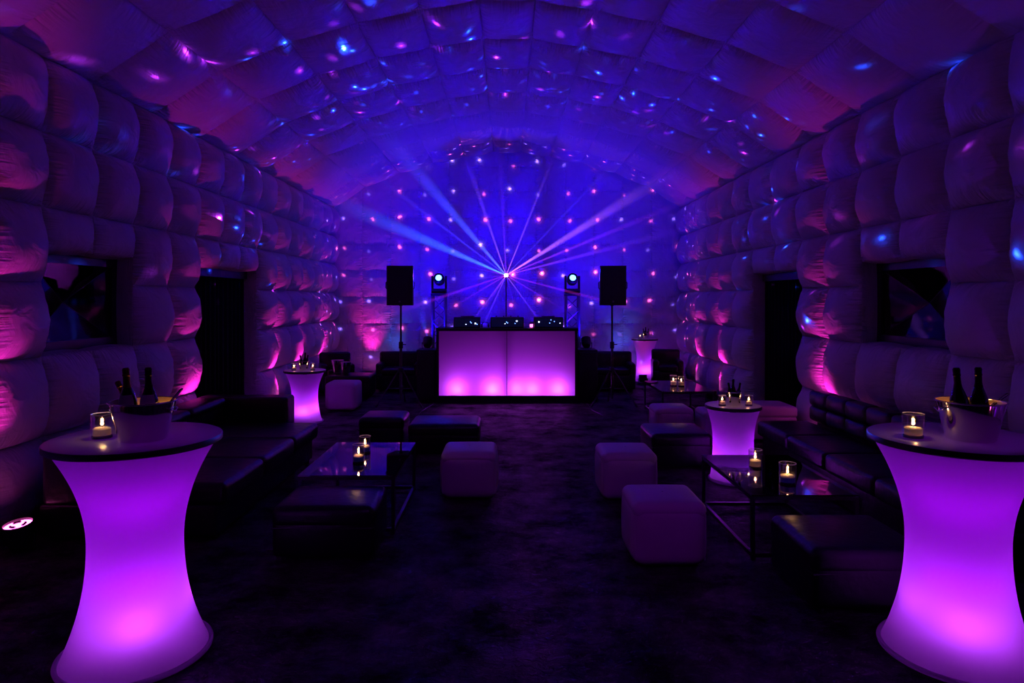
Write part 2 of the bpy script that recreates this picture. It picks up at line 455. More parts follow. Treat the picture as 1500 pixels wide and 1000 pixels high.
# back wall
wb = tag(MB().box(-4, 4, Y1+0.02, Y1+0.1, 0, 5.3).build('wall_back', 'backing', smooth=False), kind='structure')
nc = 12
bx = [-WX+2*WX*k/nc for k in range(nc+1)]
brow = [0, 0.62, 1.24, 1.83, 2.42, 3.01, 3.60, 4.20, 4.75, 5.3]
for xa, xb in zip(bx, bx[1:]):
    ta, tb = arch_z(xa), arch_z(xb)
    for za, zb in zip(brow, brow[1:]):
        last = zb > min(ta, tb)-0.28
        z3, z4 = (tb+0.05, ta+0.05) if last else (zb, zb)
        panel(wb, [(xa, Y1, za), (xb, Y1, za), (xb, Y1, z3), (xa, Y1, z4)], (0, -1, 0), 0.055, n=12)
        if last: break
wf = tag(MB().box(-4, 4, Y0-0.1, Y0, 0, 5.3).build('wall_front', 'curtain', smooth=False), kind='structure')

# ceiling vault
cb = MB()
pr = [(x*1.012, z+0.03) for x, z in ARCH]
vs = [(x, y, z) for y in (Y0, Y1+0.1) for x, z in pr]+[(x*1.01, y, z+0.06) for y in (Y0, Y1+0.1) for x, z in pr]
k = len(pr)
cb.add(vs, [(i, i+1, k+i+1, k+i) for i in range(k-1)]+[(2*k+i+1, 2*k+i, 3*k+i, 3*k+i+1) for i in range(k-1)])
ceil = tag(cb.build('ceiling', 'backing', smooth=False), kind='structure')
CY = [15.0-1.09*k for k in range(12)]
for ya, yb in zip(CY[1:], CY):
    for (xa, za), (xb, zb) in zip(ARCH, ARCH[1:]):
        nrm = Vector((zb-za, 0, -(xb-xa))).normalized()
        panel(ceil, [(xb, ya, zb), (xa, ya, za), (xa, yb, za), (xb, yb, zb)], nrm, 0.10)

# windows
def window(name, side, win):
    y0, y1, z0, z1 = win
    o = bpy.data.objects.new(name, None); C.objects.link(o); tag(o, kind='structure')
    X = side*(WX+0.16); t = 0.04
    xa, xb = sorted((X, X+side*t))
    fw = 0.10
    MB().box(xa, xb, y0, y1, z1-fw, z1).build('frame_strip', 'frame', o)
    MB().box(xa, xb, y0, y1, z0, z0+fw).build('frame_strip', 'frame', o)
    MB().box(xa, xb, y0, y0+fw, z0+fw, z1-fw).build('frame_strip', 'frame', o)
    MB().box(xa, xb, y1-fw, y1, z0+fw, z1-fw).build('frame_strip', 'frame', o)
    # clear vinyl pulled outwards in the middle: four creased facets
    ya, yb, za, zb = y0+fw, y1-fw, z0+fw, z1-fw; xc = X+side*0.02
    apex = Vector((xc+side*0.10, (ya+yb)/2, (za+zb)/2))
    cs = [Vector((xc, ya, za)), Vector((xc, yb, za)), Vector((xc, yb, zb)), Vector((xc, ya, zb))]
    rg = random.Random(5)
    for i in range(4):
        a, b = cs[i], cs[(i+1) % 4]; m = MB(); n = 7; idx = {}; vs = []; fs = []
        for r in range(n+1):
            for q in range(r+1):
                t1 = r/n; t2 = q/r if r else 0
                pnt = apex.lerp(a.lerp(b, t2), t1)
                if 0 < q < r and r < n: pnt.x += rg.uniform(-0.0018, 0.0018)
                idx[(r, q)] = len(vs); vs.append(pnt)
        for r in range(n):
            for q in range(r+1):
                fs.append((idx[(r, q)], idx[(r+1, q)], idx[(r+1, q+1)]))
                if q < r: fs.append((idx[(r, q)], idx[(r+1, q+1)], idx[(r, q+1)]))
        m.add(vs, fs).build('pane', 'vinyl_pane', o, smooth=True)
    for c_ in cs: MB().tube([c_.lerp(apex, 0.03), c_.lerp(apex, 0.5), apex], 0.0045, n=6).build('weld_seam', 'weld', o, smooth=True)
    MB().box(*sorted((side*(WX+0.29), side*(WX+0.31))), y0-0.1, y1+0.1, z0-0.1, z1+0.1).build('blackout_backing', 'curtain', o)
    return o
window('window_1', -1, WIN_L); window('window_2', 1, WIN_R)

def doorway(name, side, dr):
    y0, y1, z0, z1 = dr
    o = bpy.data.objects.new(name, None); C.objects.link(o); tag(o, kind='structure')
    X = side*(WX+0.17)
    MB().box(*sorted((X-side*0.03, X+side*0.04)), y0, y1, z1-0.13, z1).build('header_strip', 'frame', o)
    ym = (y0+y1)/2
    for a, b in ((y0, ym+0.02), (ym-0.02, y1)):
        n = 60; vs = []; fs = []
        for j, z in enumerate((0.01, z1*0.5, z1-0.1)):
            for i in range(n+1):
                t = i/n
                vs.append((X+side*(0.03+0.028*math.sin(t*2*PI*7+0.5*math.sin(9*t))*(1-0.25*j/2)), a+(b-a)*t, z))
        for j in range(2):
            for i in range(n):
                fs.append((j*(n+1)+i, j*(n+1)+i+1, (j+1)*(n+1)+i+1, (j+1)*(n+1)+i))
        m = MB().add(vs, fs); c = m.build('curtain', 'curtain', o, smooth=True)
        sm = c.modifiers.new('solid', 'SOLIDIFY'); sm.thickness = 0.006
    # blackout lining behind the curtains
    MB().box(*sorted((side*(WX+0.27), side*(WX+0.29))), y0-0.1, y1+0.1, 0, z1+0.1).build('lining', 'curtain', o)
    return o
doorway('door_1', -1, DOOR_L); doorway('door_2', 1, DOOR_R)

# ================================================================== GLOWING TABLES
def cocktail_table(label, x, y, h, rt, rw, rb, energy, lamps, group='glowing spandex cocktail tables', facet=0.0, n=64):
    t = thing('cocktail_table', label, 'table', (x, y, 0), 0, group)
    hm = h*0.52
    prof = []
    for i in range(33):
        s = i/32; z = 0.012+(h-0.04-0.012)*s
        if z < hm: r = rw+(rb-rw)*((hm-z)/hm)**2.1
        else: r = rw+(rt*0.985-rw)*((z-hm)/(h-hm))**2.0
        prof.append((r, z))
    def lob(a, z):
        g = math.sin(PI*min(1, max(0, z/h)))
        return 1+0.022*g*math.cos(4*a+0.6)+facet*(1-abs(math.cos(3*a))*0.10)*0
    cover = MB().lathe(prof, n, lobes=lob).build('fabric_cover', 'spandex', t, smooth=True)
    hem = MB().lathe([(rb+0.004+0.012*math.cos(q), 0.016+0.014*math.sin(q)) for q in [2*PI*i/8 for i in range(8)]], n, close=True).build('hem', 'spandex', cover, smooth=True)
    e = 0.02
    MB().lathe([(rt*0.9, h-0.034), (rt-0.004, h-0.034), (rt, h-0.03), (rt, h-0.006), (rt-0.003, h-0.002)], n).build('rim_band', 'rim', t, smooth='angle')
    MB().lathe([(rt-0.003, h-0.003), (rt-0.010, h), (rt*0.5, h), (0.001, h)], n).build('table_top', 'top', t, smooth='angle')
    MB().lathe([(0.03, 0.02), (0.03, h-0.034)], 12).build('centre_post', 'truss', t)
    for a, rr, zz, k in lamps:
        lx, ly = rr*math.cos(a), rr*math.sin(a)
        if zz < 0.3: MB().lathe([(0.001, zz-0.06), (0.035, zz-0.06), (0.035, zz-0.025), (0.001, zz-0.025)], 14, c=(lx, ly, 0)).build('led_puck', 'black', t)
        light('table_glow', 'POINT', (lx, ly, zz), energy*k, HOT if zz < 0.3 else VIOLET, t, 0.035 if zz < 0.3 else 0.05)
    return t
FRONT = [(A(-62), 0.145, 0.21, 0.27), (A(15), 0.15, 0.27, 0.09), (A(-60), 0.05, 0.42, 0.25), (A(-60), 0.05, 0.86, 0.24)]
cocktail_table('tall glowing purple cocktail table at the left front, beside the long dark sofa', -1.885, 3.40, 1.10, 0.405, 0.222, 0.345, 9, FRONT)
cocktail_table('tall glowing purple cocktail table cut by the right edge of the picture', 2.285, 3.40, 1.10, 0.405, 0.228, 0.345, 9, [(A(-112), 0.145, 0.21, 0.27), (A(-175), 0.15, 0.27, 0.09), (A(-115), 0.05, 0.42, 0.25), (A(-115), 0.05, 0.86, 0.24)])
SMALL = [(A(-80), 0.13, 0.17, 0.2), (A(-10), 0.13, 0.20, 0.12), (A(100), 0.04, 0.34, 0.55)]
cocktail_table('small glowing purple table behind the end of the left sofa', -2.95, 9.75, 0.76, 0.30, 0.185, 0.25, 11.0, SMALL)
cocktail_table('small glowing purple table between the right glass table and the tufted sofa', 2.235, 6.62, 0.75, 0.27, 0.19, 0.225, 8.0, [(A(-82), 0.13, 0.17, 0.2), (A(-170), 0.13, 0.2, 0.12), (A(80), 0.04, 0.34, 0.55)])
cocktail_table('narrow glowing purple table standing against the back wall', 2.98, 14.5, 0.93, 0.285, 0.165, 0.21, 7, [(A(-90), 0.09, 0.24, 0.5), (A(60), 0.04, 0.45, 0.6)])

# ================================================================== DJ BOOTH
BX, BY = -0.005, 11.5
dj = thing('dj_booth', 'wide dj booth with glowing magenta front panels and black frame', 'dj booth', (BX, BY, 0))
bw, bh, bd = 2.40, 1.29, 0.58
MB().box(-bw/2-0.02, bw/2+0.02, -0.02, bd, bh-0.05, bh).build('worktop', 'black', dj)
MB().box(-bw/2-0.02, bw/2+0.02, -0.02, bd, 0, 0.13).build('plinth', 'black', dj)
for s in (-1, 1):
    MB().box(*sorted((s*(bw/2-0.03), s*(bw/2+0.015))), 0, 0.045, 0.13, bh-0.05).build('corner_post', 'black', dj)
    MB().box(*sorted((s*(bw/2-0.015), s*(bw/2+0.01))), 0.045, bd, 0.13, bh-0.05).build('side_panel', 'black', dj)
    xs = sorted((s*0.004, s*(bw/2-0.03)))
    MB().add([(xs[0], 0.015, 0.13), (xs[1], 0.015, 0.13), (xs[1], 0.015, bh-0.05), (xs[0], 0.015, bh-0.05)], [(0, 1, 2, 3)]).build('front_panel', 'acrylic', dj, smooth=False)
MB().box(-0.012, 0.012, 0.022, 0.05, 0.13, bh-0.05).build('centre_post', 'black', dj)
MB().box(-bw/2, bw/2, bd-0.03, bd-0.01, 0.13, bh-0.05).build('rear_panel', 'black', dj)
for i, (lx, e) in enumerate([(-0.86, 1.0), (-0.25, 1.15), (0.16, 0.8), (0.44, 0.9), (0.88, 1.0)]):
    MB().lathe([(0.001, 0.13), (0.05, 0.13), (0.05, 0.19), (0.001, 0.19)], 14, c=(lx, 0.14, 0)).build('led_puck', 'black', dj)
    light('booth_glow', 'POINT', (lx, 0.14, 0.235), 7.5*e, (0.60, 0.06, 1.0), dj, 0.04)
for lx in (-0.7, 0.0, 0.7):
    MB().lathe([(0.001, 0.13), (0.05, 0.13), (0.05, 0.19), (0.001, 0.19)], 14, c=(lx, 0.45, 0)).build('led_puck', 'black', dj)
    light('booth_fill', 'POINT', (lx, 0.45, 0.36), 5, (0.45, 0.0, 1.0), dj, 0.05)

# ---- equipment on the worktop
def deck(name, label, x, w, kind):
    t = thing(name, label, 'dj equipment', (x, BY+0.27, bh), 0)
    h = 0.185
    MB().rbox(0, 0, h/2, w, 0.34, h, 0.012, n=2).build('case', 'black', t)
    MB().box(-w/2+0.02, w/2-0.02, -0.176, -0.170, 0.02, h-0.02).build('rear_plate', 'screen', t)
    rg = random.Random(int(x*100))
    for k in range(5):
        q = rg.uniform(-w/2+0.05, w/2-0.05); z = rg.uniform(0.05, 0.14)
        MB().rbox(q, -0.178, z, 0.014 if k else 0.022, 0.008, 0.010 if k else 0.018, 0.003, n=1).build('indicator_light', 'led_white' if k < 2 else 'led_blue', t)
    if kind == 'player':
        MB().lathe([(0.001, h+0.02), (0.11, h+0.02), (0.12, h+0.014), (0.12, h)], 28).build('jog_wheel', 'metal', t)
    else:
        for k in range(4):
            MB().lathe([(0.012, h), (0.011, h+0.022), (0.001, h+0.022)], 10, c=(-w/2+0.1+k*(w-0.2)/3, 0, 0)).build('knob', 'metal', t)
    return t
deck('media_player', 'black dj media player at the left on the booth', -0.70, 0.46, 'player')
deck('dj_mixer', 'wide black dj mixer in the middle of the booth', 0.0, 0.58, 'mixer')
deck('media_player', 'black dj media player at the right on the booth', 0.72, 0.50, 'player')
hp = thing('headphones', 'small dark headphones lying on the booth beside the mixer', 'headphones', (-0.385, BY+0.2, bh))
MB().tube([(0.06*math.cos(a), 0.0, 0.045+0.055*math.sin(a)) for a in [PI*i/10 for i in range(11)]], 0.006).build('headband', 'black', hp)
for s in (-1, 1): MB().lathe([(0.001, -0.015), (0.034, -0.012), (0.034, 0.012), (0.001, 0.015)], 14).xf(Matrix.Translation((s*0.056, 0, 0.036)) @ Matrix.Rotation(PI/2, 4, 'Y')).build('ear_cup', 'black', hp)
gl = thing('drinking_glass', 'small drinking glass with self-glowing drink on the booth right of the mixer', 'glass', (0.42, BY+0.15, bh))
MB().lathe([(0.001, 0.004), (0.028, 0.004), (0.034, 0.10), (0.031, 0.10), (0.026, 0.012), (0.001, 0.012)], 18).build('tumbler', 'glass', gl)
MB().lathe([(0.001, 0.013), (0.025, 0.013), (0.029, 0.06), (0.001, 0.06)], 18).build('drink', 'lens_pink', gl)  # pink glow put into the drink as emission, no lamp here

# ================================================================== STAGE GEAR
def speaker_stand(label, x, y, top):
    t = thing('speaker_stand', label, 'speaker stand', (x, y, 0), 0, 'tripod speaker stands')
    MB().lathe([(0.021, 0.12), (0.021, 1.05)], 14, cap0=True, cap1=True).build('lower_pole', 'metal', t)
    MB().lathe([(0.016, 1.0), (0.016, top)], 14, cap0=True, cap1=True).build('upper_pole', 'metal', t)
    c = MB().lathe([(0.021, 0.96), (0.036, 0.965), (0.036, 1.07), (0.020, 1.08)], 14).build('collar', 'black', t)
    MB().tube([(0.03, 0, 1.03), (0.085, 0, 1.03)], 0.008).build('knob', 'black', c)
    MB().lathe([(0.022, 0.56), (0.045, 0.57), (0.045, 0.64), (0.022, 0.65)], 14).build('hub', 'black', t)
    MB().lathe([(0.022, 0.27), (0.035, 0.275), (0.035, 0.32), (0.022, 0.325)], 14).build('lower_hub', 'black', t)
    for k in range(3):
        a = A(-150+120*k); ca, sa = math.cos(a), math.sin(a)
        lg = MB().tube([(0.04*ca, 0.04*sa, 0.60), (0.43*ca, 0.43*sa, 0.02)], 0.012).build('leg', 'metal', t)
        MB().tube([(0.40*ca, 0.40*sa, 0.055), (0.445*ca, 0.445*sa, 0.014)], 0.017).build('rubber_foot', 'black', lg)
        MB().tube([(0.035*ca, 0.035*sa, 0.295), (0.235*ca, 0.235*sa, 0.31)], 0.008).build('brace', 'metal', t)
    return t
def speaker(label, x, y, z, rz):
    t = thing('loudspeaker', label, 'speaker', (x, y, z), rz, 'loudspeakers on stands')
    w, h, d = 0.43, 0.665, 0.36
    m = MB()
    pf = [(-w/2, -d/2), (w/2, -d/2), (w/2, -d/2+0.14), (w/2-0.10, d/2), (-w/2+0.10, d/2), (-w/2, -d/2+0.14)]
    n = len(pf)
    m.add([(a, b, 0.01) for a, b in pf]+[(a, b, h) for a, b in pf], [tuple(reversed(range(n))), tuple(range(n, 2*n))]+[(i, (i+1) % n, n+(i+1) % n, n+i) for i in range(n)])
    m.build('cabinet', 'black', t, smooth=False)
    MB().rbox(0, -d/2-0.006, h/2+0.005, w-0.03, 0.02, h-0.04, 0.009, puff=(0, 0.006, 0), n=4).build('grille', 'black', t)
    MB().lathe([(0.001, 0), (0.016, 0), (0.016, 0.006), (0.001, 0.006)], 16).xf(Matrix.Translation((0.0, -d/2-0.018, 0.075)) @ Matrix.Rotation(PI/2, 4, 'X')).build('badge', 'truss', t)
    for s in (-1, 1):
        MB().tube([(s*(w/2), -d/2+0.06, h*0.42), (s*(w/2+0.018), -d/2+0.06, h*0.45), (s*(w/2+0.018), -d/2+0.06, h*0.58), (s*(w/2), -d/2+0.06, h*0.61)], 0.008).build('handle', 'black', t)
    MB().lathe([(0.03, -0.0), (0.03, 0.012)], 14, cap0=True, cap1=True).build('pole_socket', 'black', t)
    return t
speaker_stand('black tripod stand left of the booth, carrying a loudspeaker', -1.78, 11.2, 1.675)
speaker('black loudspeaker raised on a tripod left of the booth', -1.78, 11.2, 1.675, A(3))
speaker_stand('black tripod stand right of the booth, carrying a loudspeaker', 1.755, 11.2, 1.675)
speaker('black loudspeaker raised on a tripod right of the booth', 1.755, 11.2, 1.675, A(-3))

TY = 12.35
def truss(label, x):
    t = thing('truss_tower', label, 'truss', (x, TY, 0), 0, 'square truss towers')
    H = 1.86; q = 0.115
    MB().box(-0.24, 0.24, -0.24, 0.24, 0, 0.012).build('base_plate', 'metal', t)
    MB().box(-0.14, 0.14, -0.14, 0.14, H-0.012, H+0.03).build('top_plate', 'black', t)
    cs = [(-q, -q), (q, -q), (q, q), (-q, q)]
    for (a, b) in cs: MB().tube([(a, b, 0.012), (a, b, H-0.012)], 0.020).build('chord', 'truss', t)
    for i in range(4):
        (a, b), (c, d) = cs[i], cs[(i+1) % 4]
        pts = []
        for k in range(9):
            f = k % 2; pts.append((a+(c-a)*f, b+(d-b)*f, 0.05+k*(H-0.1)/8))
        for p, r in zip(pts, pts[1:]): MB().tube([p, r], 0.009, n=6).build('lacing', 'truss', t)
    return t
truss('aluminium truss tower behind the left end of the booth', -1.255)
truss('aluminium truss tower behind the right end of the booth', 1.20)

def moving_head(label, x, tilt, pan):
    z = 1.892
    t = thing('moving_head', label, 'stage light', (x, TY, z), pan, 'moving head lights')
    MB().rbox(0, 0, 0.045, 0.27, 0.24, 0.085, 0.015, n=2).build('base', 'black', t)
    for s in (-1, 1):
        MB().rbox(s*0.125, 0, 0.20, 0.035, 0.10, 0.25, 0.014, n=2).build('yoke_arm', 'black', t)
    R_ = Matrix.Translation((0, 0, 0.255)) @ Matrix.Rotation(tilt, 4, 'X')
    hd = MB().lathe([(0.001, -0.12), (0.07, -0.115), (0.098, -0.06), (0.102, 0.03), (0.095, 0.10), (0.082, 0.125), (0.07, 0.115)], 24).xf(R_).build('lamp_head', 'black', t)
    MB().lathe([(0.056, 0.112), (0.03, 0.122), (0.001, 0.125)], 24).xf(R_).build('lens', 'lens_blue', hd)
    MB().lathe([(0.056, 0.11), (0.072, 0.118), (0.072, 0.126), (0.056, 0.122)], 24).xf(R_).build('lens_ring', 'lens_dark', hd)
    v = (R_.to_3x3() @ Vector((0, 0, 1)))
    o = light('moving_head_wash', 'SPOT', Vector((0, 0, 0.255))+v*0.15, HEAD_W, (0.02, 0.0, 1.0), t, 0.03, (0, -0.78, 0.62), 130, 1.0)
    return t
HEAD_W = 250
moving_head('moving head stage light on the left truss tower', -1.255, A(74), 0.0)
moving_head('moving head stage light on the right truss tower', 1.20, A(74), 0.0)

def subwoofer(label, x, y):
    t = thing('subwoofer', label, 'speaker', (x, y, 0), 0, 'floor subwoofers')
    MB().rbox(0, 0, 0.46, 0.34, 0.48, 0.90, 0.015, n=2).build('cabinet', 'black', t)
    MB().rbox(0, -0.245, 0.46, 0.30, 0.02, 0.82, 0.009, n=2).build('grille', 'black', t)
    for sx in (-1, 1):
        for sy in (-1, 1): MB().lathe([(0.03, 0), (0.03, 0.015)], 10, cap0=True, cap1=True, c=(sx*0.12, sy*0.18, 0)).build('foot', 'black', t)
    return t
subwoofer('tall black subwoofer on the floor at the left end of the booth', -1.405, 11.83)
subwoofer('tall black subwoofer on the floor at the right end of the booth', 1.40, 11.83)

def par(name, label, loc, aim, lens, lampcol, energy, size, blend=1.0, r=0.085, group=None, beam=None):
    """floor wash light: round can in a yoke, glowing lens, real spot inside"""
    t = thing(name, label, 'stage light', loc, 0, group)
    v = Vector(aim).normalized(); q = v.to_track_quat('Z', 'Y').to_matrix().to_4x4()
    cz = 0.115
    R_ = Matrix.Translation((0, 0, cz)) @ q
    b = MB().lathe([(0.001, -0.085), (r*0.75, -0.08), (r, -0.03), (r, 0.075), (r*0.9, 0.078), (r*0.88, 0.062)], 22).xf(R_).build('can', 'black', t)
    MB().lathe([(r*0.90, 0.060), (r*0.5, 0.064), (0.001, 0.065)], 22).xf(R_).build('lens', lens, b)
    for k in range(3):
        a = 2*PI*k/3+0.5
        MB().tube([(r*0.45*math.cos(a+u), r*0.45*math.sin(a+u), 0.068) for u in (-0.55, -0.2, 0.2, 0.55)], 0.009, n=6).xf(R_).build('lens_baffle', 'lens_dark', b)
    MB().tube([(-r-0.012, 0, cz), (-r-0.012, 0, 0.012), (r+0.012, 0, 0.012), (r+0.012, 0, cz)], 0.009, n=6).build('yoke', 'metal', t)
    light('wash_beam', 'SPOT', Vector((0, 0, cz))+v*0.085, energy, lampcol, t, 0.05, beam or v, size, blend)
    return t
UPG = 'pink uplights along the tent walls'
UP = 44
par('uplight', 'round pink-lit floor uplight at the lower left corner', (-3.50, 4.80, 0), (-0.05, -0.16, 1), 'lens_pink', MAGENTA, UP*2.4, 44, r=0.10, group=UPG, beam=(-0.27, 0.02, 1))
par('uplight', 'floor uplight washing pink beside the left doorway near the sofa end', (-3.58, 8.02, 0), (-0.24, 0, 1), 'lens_pink', MAGENTA, UP*1.8, 56, group=UPG)
par('uplight', 'floor uplight hidden behind the small left table, beyond the doorway', (-3.58, 10.85, 0), (-0.24, 0, 1), 'lens_pink', MAGENTA, UP*2.2, 50, group=UPG)
par('uplight', 'floor uplight on the left wall, second beyond the doorway', (-3.58, 12.2, 0), (-0.24, 0, 1), 'lens_pink', MAGENTA, UP*2.2, 50, group=UPG)
par('uplight', 'floor uplight on the left wall nearest the back corner', (-3.58, 13.7, 0), (-0.24, 0, 1), 'lens_pink', MAGENTA, UP*2.2, 50, group=UPG)
par('uplight', 'floor uplight washing pink on the back wall at the left', (-3.03, 14.65, 0), (0, 0.22, 1), 'lens_pink', MAGENTA, UP*2.2, 50, group=UPG)
par('uplight', 'floor uplight on the right wall nearest the back corner', (3.58, 13.2, 0), (0.24, 0, 1), 'lens_pink', MAGENTA, UP*2.2, 50, group=UPG)
par('uplight', 'floor uplight on the right wall beside the far glass table', (3.58, 11.75, 0), (0.24, 0, 1), 'lens_pink', MAGENTA, UP*2.2, 50, group=UPG)
par('uplight', 'floor uplight between the right doorway and the tufted sofa', (3.60, 7.95, 0), (0.24, 0, 1), 'lens_pink', MAGENTA, UP*1.8, 56, group=UPG)
par('uplight', 'small floor uplight in front of the narrow back table', (2.86, 14.10, 0), (0, 0.15, 1), 'lens_pink', MAGENTA, UP*0.25, 60, group=UPG)
par('uplight', 'blue floor uplight on the back wall, left of the booth', (-2.52, 14.65, 0), (0, 0.22, 1), 'lens_blue', SKYBLUE, UP*0.6, 50, group='blue uplights at the back wall')
par('uplight', 'blue floor uplight on the back wall, left of the narrow table', (2.52, 14.65, 0), (0, 0.22, 1), 'lens_blue', SKYBLUE, UP*0.6, 50, group='blue uplights at the back wall')
par_left = par('spotlight', 'blue par light standing on the left subwoofer', (-1.41, 11.85, 0.91), (0.0, 0.8, 1), 'lens_blue', (0.008, 0.0, 1.0), 420, 110, group='par lights on subwoofers')
par('spotlight', 'blue par light standing on the right subwoofer', (1.40, 11.85, 0.91), (0.0, 0.8, 1), 'lens_blue', (0.015, 0.0, 1.0), 420, 110, group='par lights on subwoofers')

for s_, w_ in ((-1, 'left'), (1, 'right')):  # added lamps out of view, fill for the near walls and stools
    par('uplight', 'added violet fill uplight by the %s wall beside the camera position' % w_, (s_*3.5, 1.5, 0), (s_*0.16, 0.9, 0.75), 'lens_pink', (0.22, 0.0, 1.0), UP*1.5, 80, group='added violet fill uplights beside the camera')

par('spotlight', 'added violet fill light hung under the roof above the camera position', (0.0, 0.2, 3.95), (0.0, 1, -0.66), 'lens_pink', VIOLET, 62, 60, group='added fill lights under the roof')  # added lamp out of view that lights the stool fronts

# ---- laser projector
LX, LY, LZ = -0.02, 12.3, 2.225
ls = thing('laser_projector', 'laser projector on a thin pole behind the booth, brightest star of beams', 'laser', (LX, LY, 0))
MB().lathe([(0.001, 0), (0.20, 0), (0.20, 0.015), (0.02, 0.03), (0.011, 0.05), (0.011, LZ-0.06), (0.001, LZ-0.06)], 20).build('stand', 'black', ls)
MB().rbox(0, 0.05, LZ, 0.13, 0.10, 0.11, 0.012, n=2).build('housing', 'black', ls)
MB().lathe([(0.032, 0.0), (0.022, 0.006), (0.001, 0.009)], 18).xf(Matrix.Translation((0, -0.004, LZ)) @ Matrix.Rotation(PI/2, 4, 'X')).build('aperture', 'lens_laser', ls)
PAINTED_BEAMS = [  # image angle (deg), cone (deg), power, colour, lean towards camera
    (157, 6.5, 4.2, (0.03, 0.11, 1.0), 0.30), (131, 6.5, 2.6, (0.05, 0.08, 1.0), 0.25), (143, 2.0, 0.35, (0.12, 0.10, 1.0), 0.2),
    (109, 3.2, 0.9, (0.30, 0.08, 1.0), 0.2), (93, 3.0, 0.35, (0.25, 0.03, 1.0), 0.2), (68, 1.7, 0.75, (0.45, 0.12, 1.0), 0.2),
    (46, 1.5, 0.16, (0.15, 0.10, 1.0), 0.2), (31.5, 5.2, 2.6, (0.42, 0.10, 1.0), 0.25), (22, 2.2, 0.5, (0.60, 0.05, 0.9), 0.25),
    (14, 2.8, 0.6, (0.35, 0.05, 1.0), 0.25), (234, 1.6, 0.35, (0.45, 0.10, 1.0), 0.2), (246, 1.5, 0.3, (0.40, 0.12, 1.0), 0.2),
    (306, 1.6, 0.4, (0.45, 0.12, 1.0), 0.2), (211, 2.0, 0.3, (0.60, 0.03, 0.8), 0.2), (329, 2.0, 0.3, (0.5, 0.03, 0.9), 0.2),
    (199, 3.0, 0.3, (0.5, 0.02, 0.9), 0.2), (345, 2.4, 0.25, (0.7, 0.03, 0.8), 0.2)]
rb = random.Random(11)
for k_ in range(12):      # short faint painted rays, imitating star glow round the laser
    PAINTED_BEAMS.append((rb.uniform(0, 360), 1.6, 0.12, (rb.uniform(0.2, 0.6), 0.03, 1.0), rb.uniform(0.0, 0.4)))
LK = 60.0
def painted_beam(parent, p, d, cone, length, power, color, r0=0.005):  # self-glowing cone painted in for haze lit along the beam
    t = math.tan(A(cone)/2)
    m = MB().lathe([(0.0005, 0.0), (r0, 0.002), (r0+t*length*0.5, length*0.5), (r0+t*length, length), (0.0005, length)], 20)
    o = m.build('painted_light_beam', 'beam', parent, smooth=True)
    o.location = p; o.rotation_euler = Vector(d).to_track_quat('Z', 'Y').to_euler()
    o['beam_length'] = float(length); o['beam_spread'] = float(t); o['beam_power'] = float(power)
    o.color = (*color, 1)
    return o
for a, cone, pw, colr, lean in PAINTED_BEAMS:
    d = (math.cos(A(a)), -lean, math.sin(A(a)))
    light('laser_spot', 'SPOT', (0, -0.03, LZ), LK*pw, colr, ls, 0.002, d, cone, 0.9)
    painted_beam(ls, (0, -0.03, LZ), d, cone, 0.9 if pw == 0.12 else 1.5 if math.sin(A(a)) < -0.5 else 2.4 if math.sin(A(a)) > 0.9 else 3.6, 0.55*pw**0.7, colr)

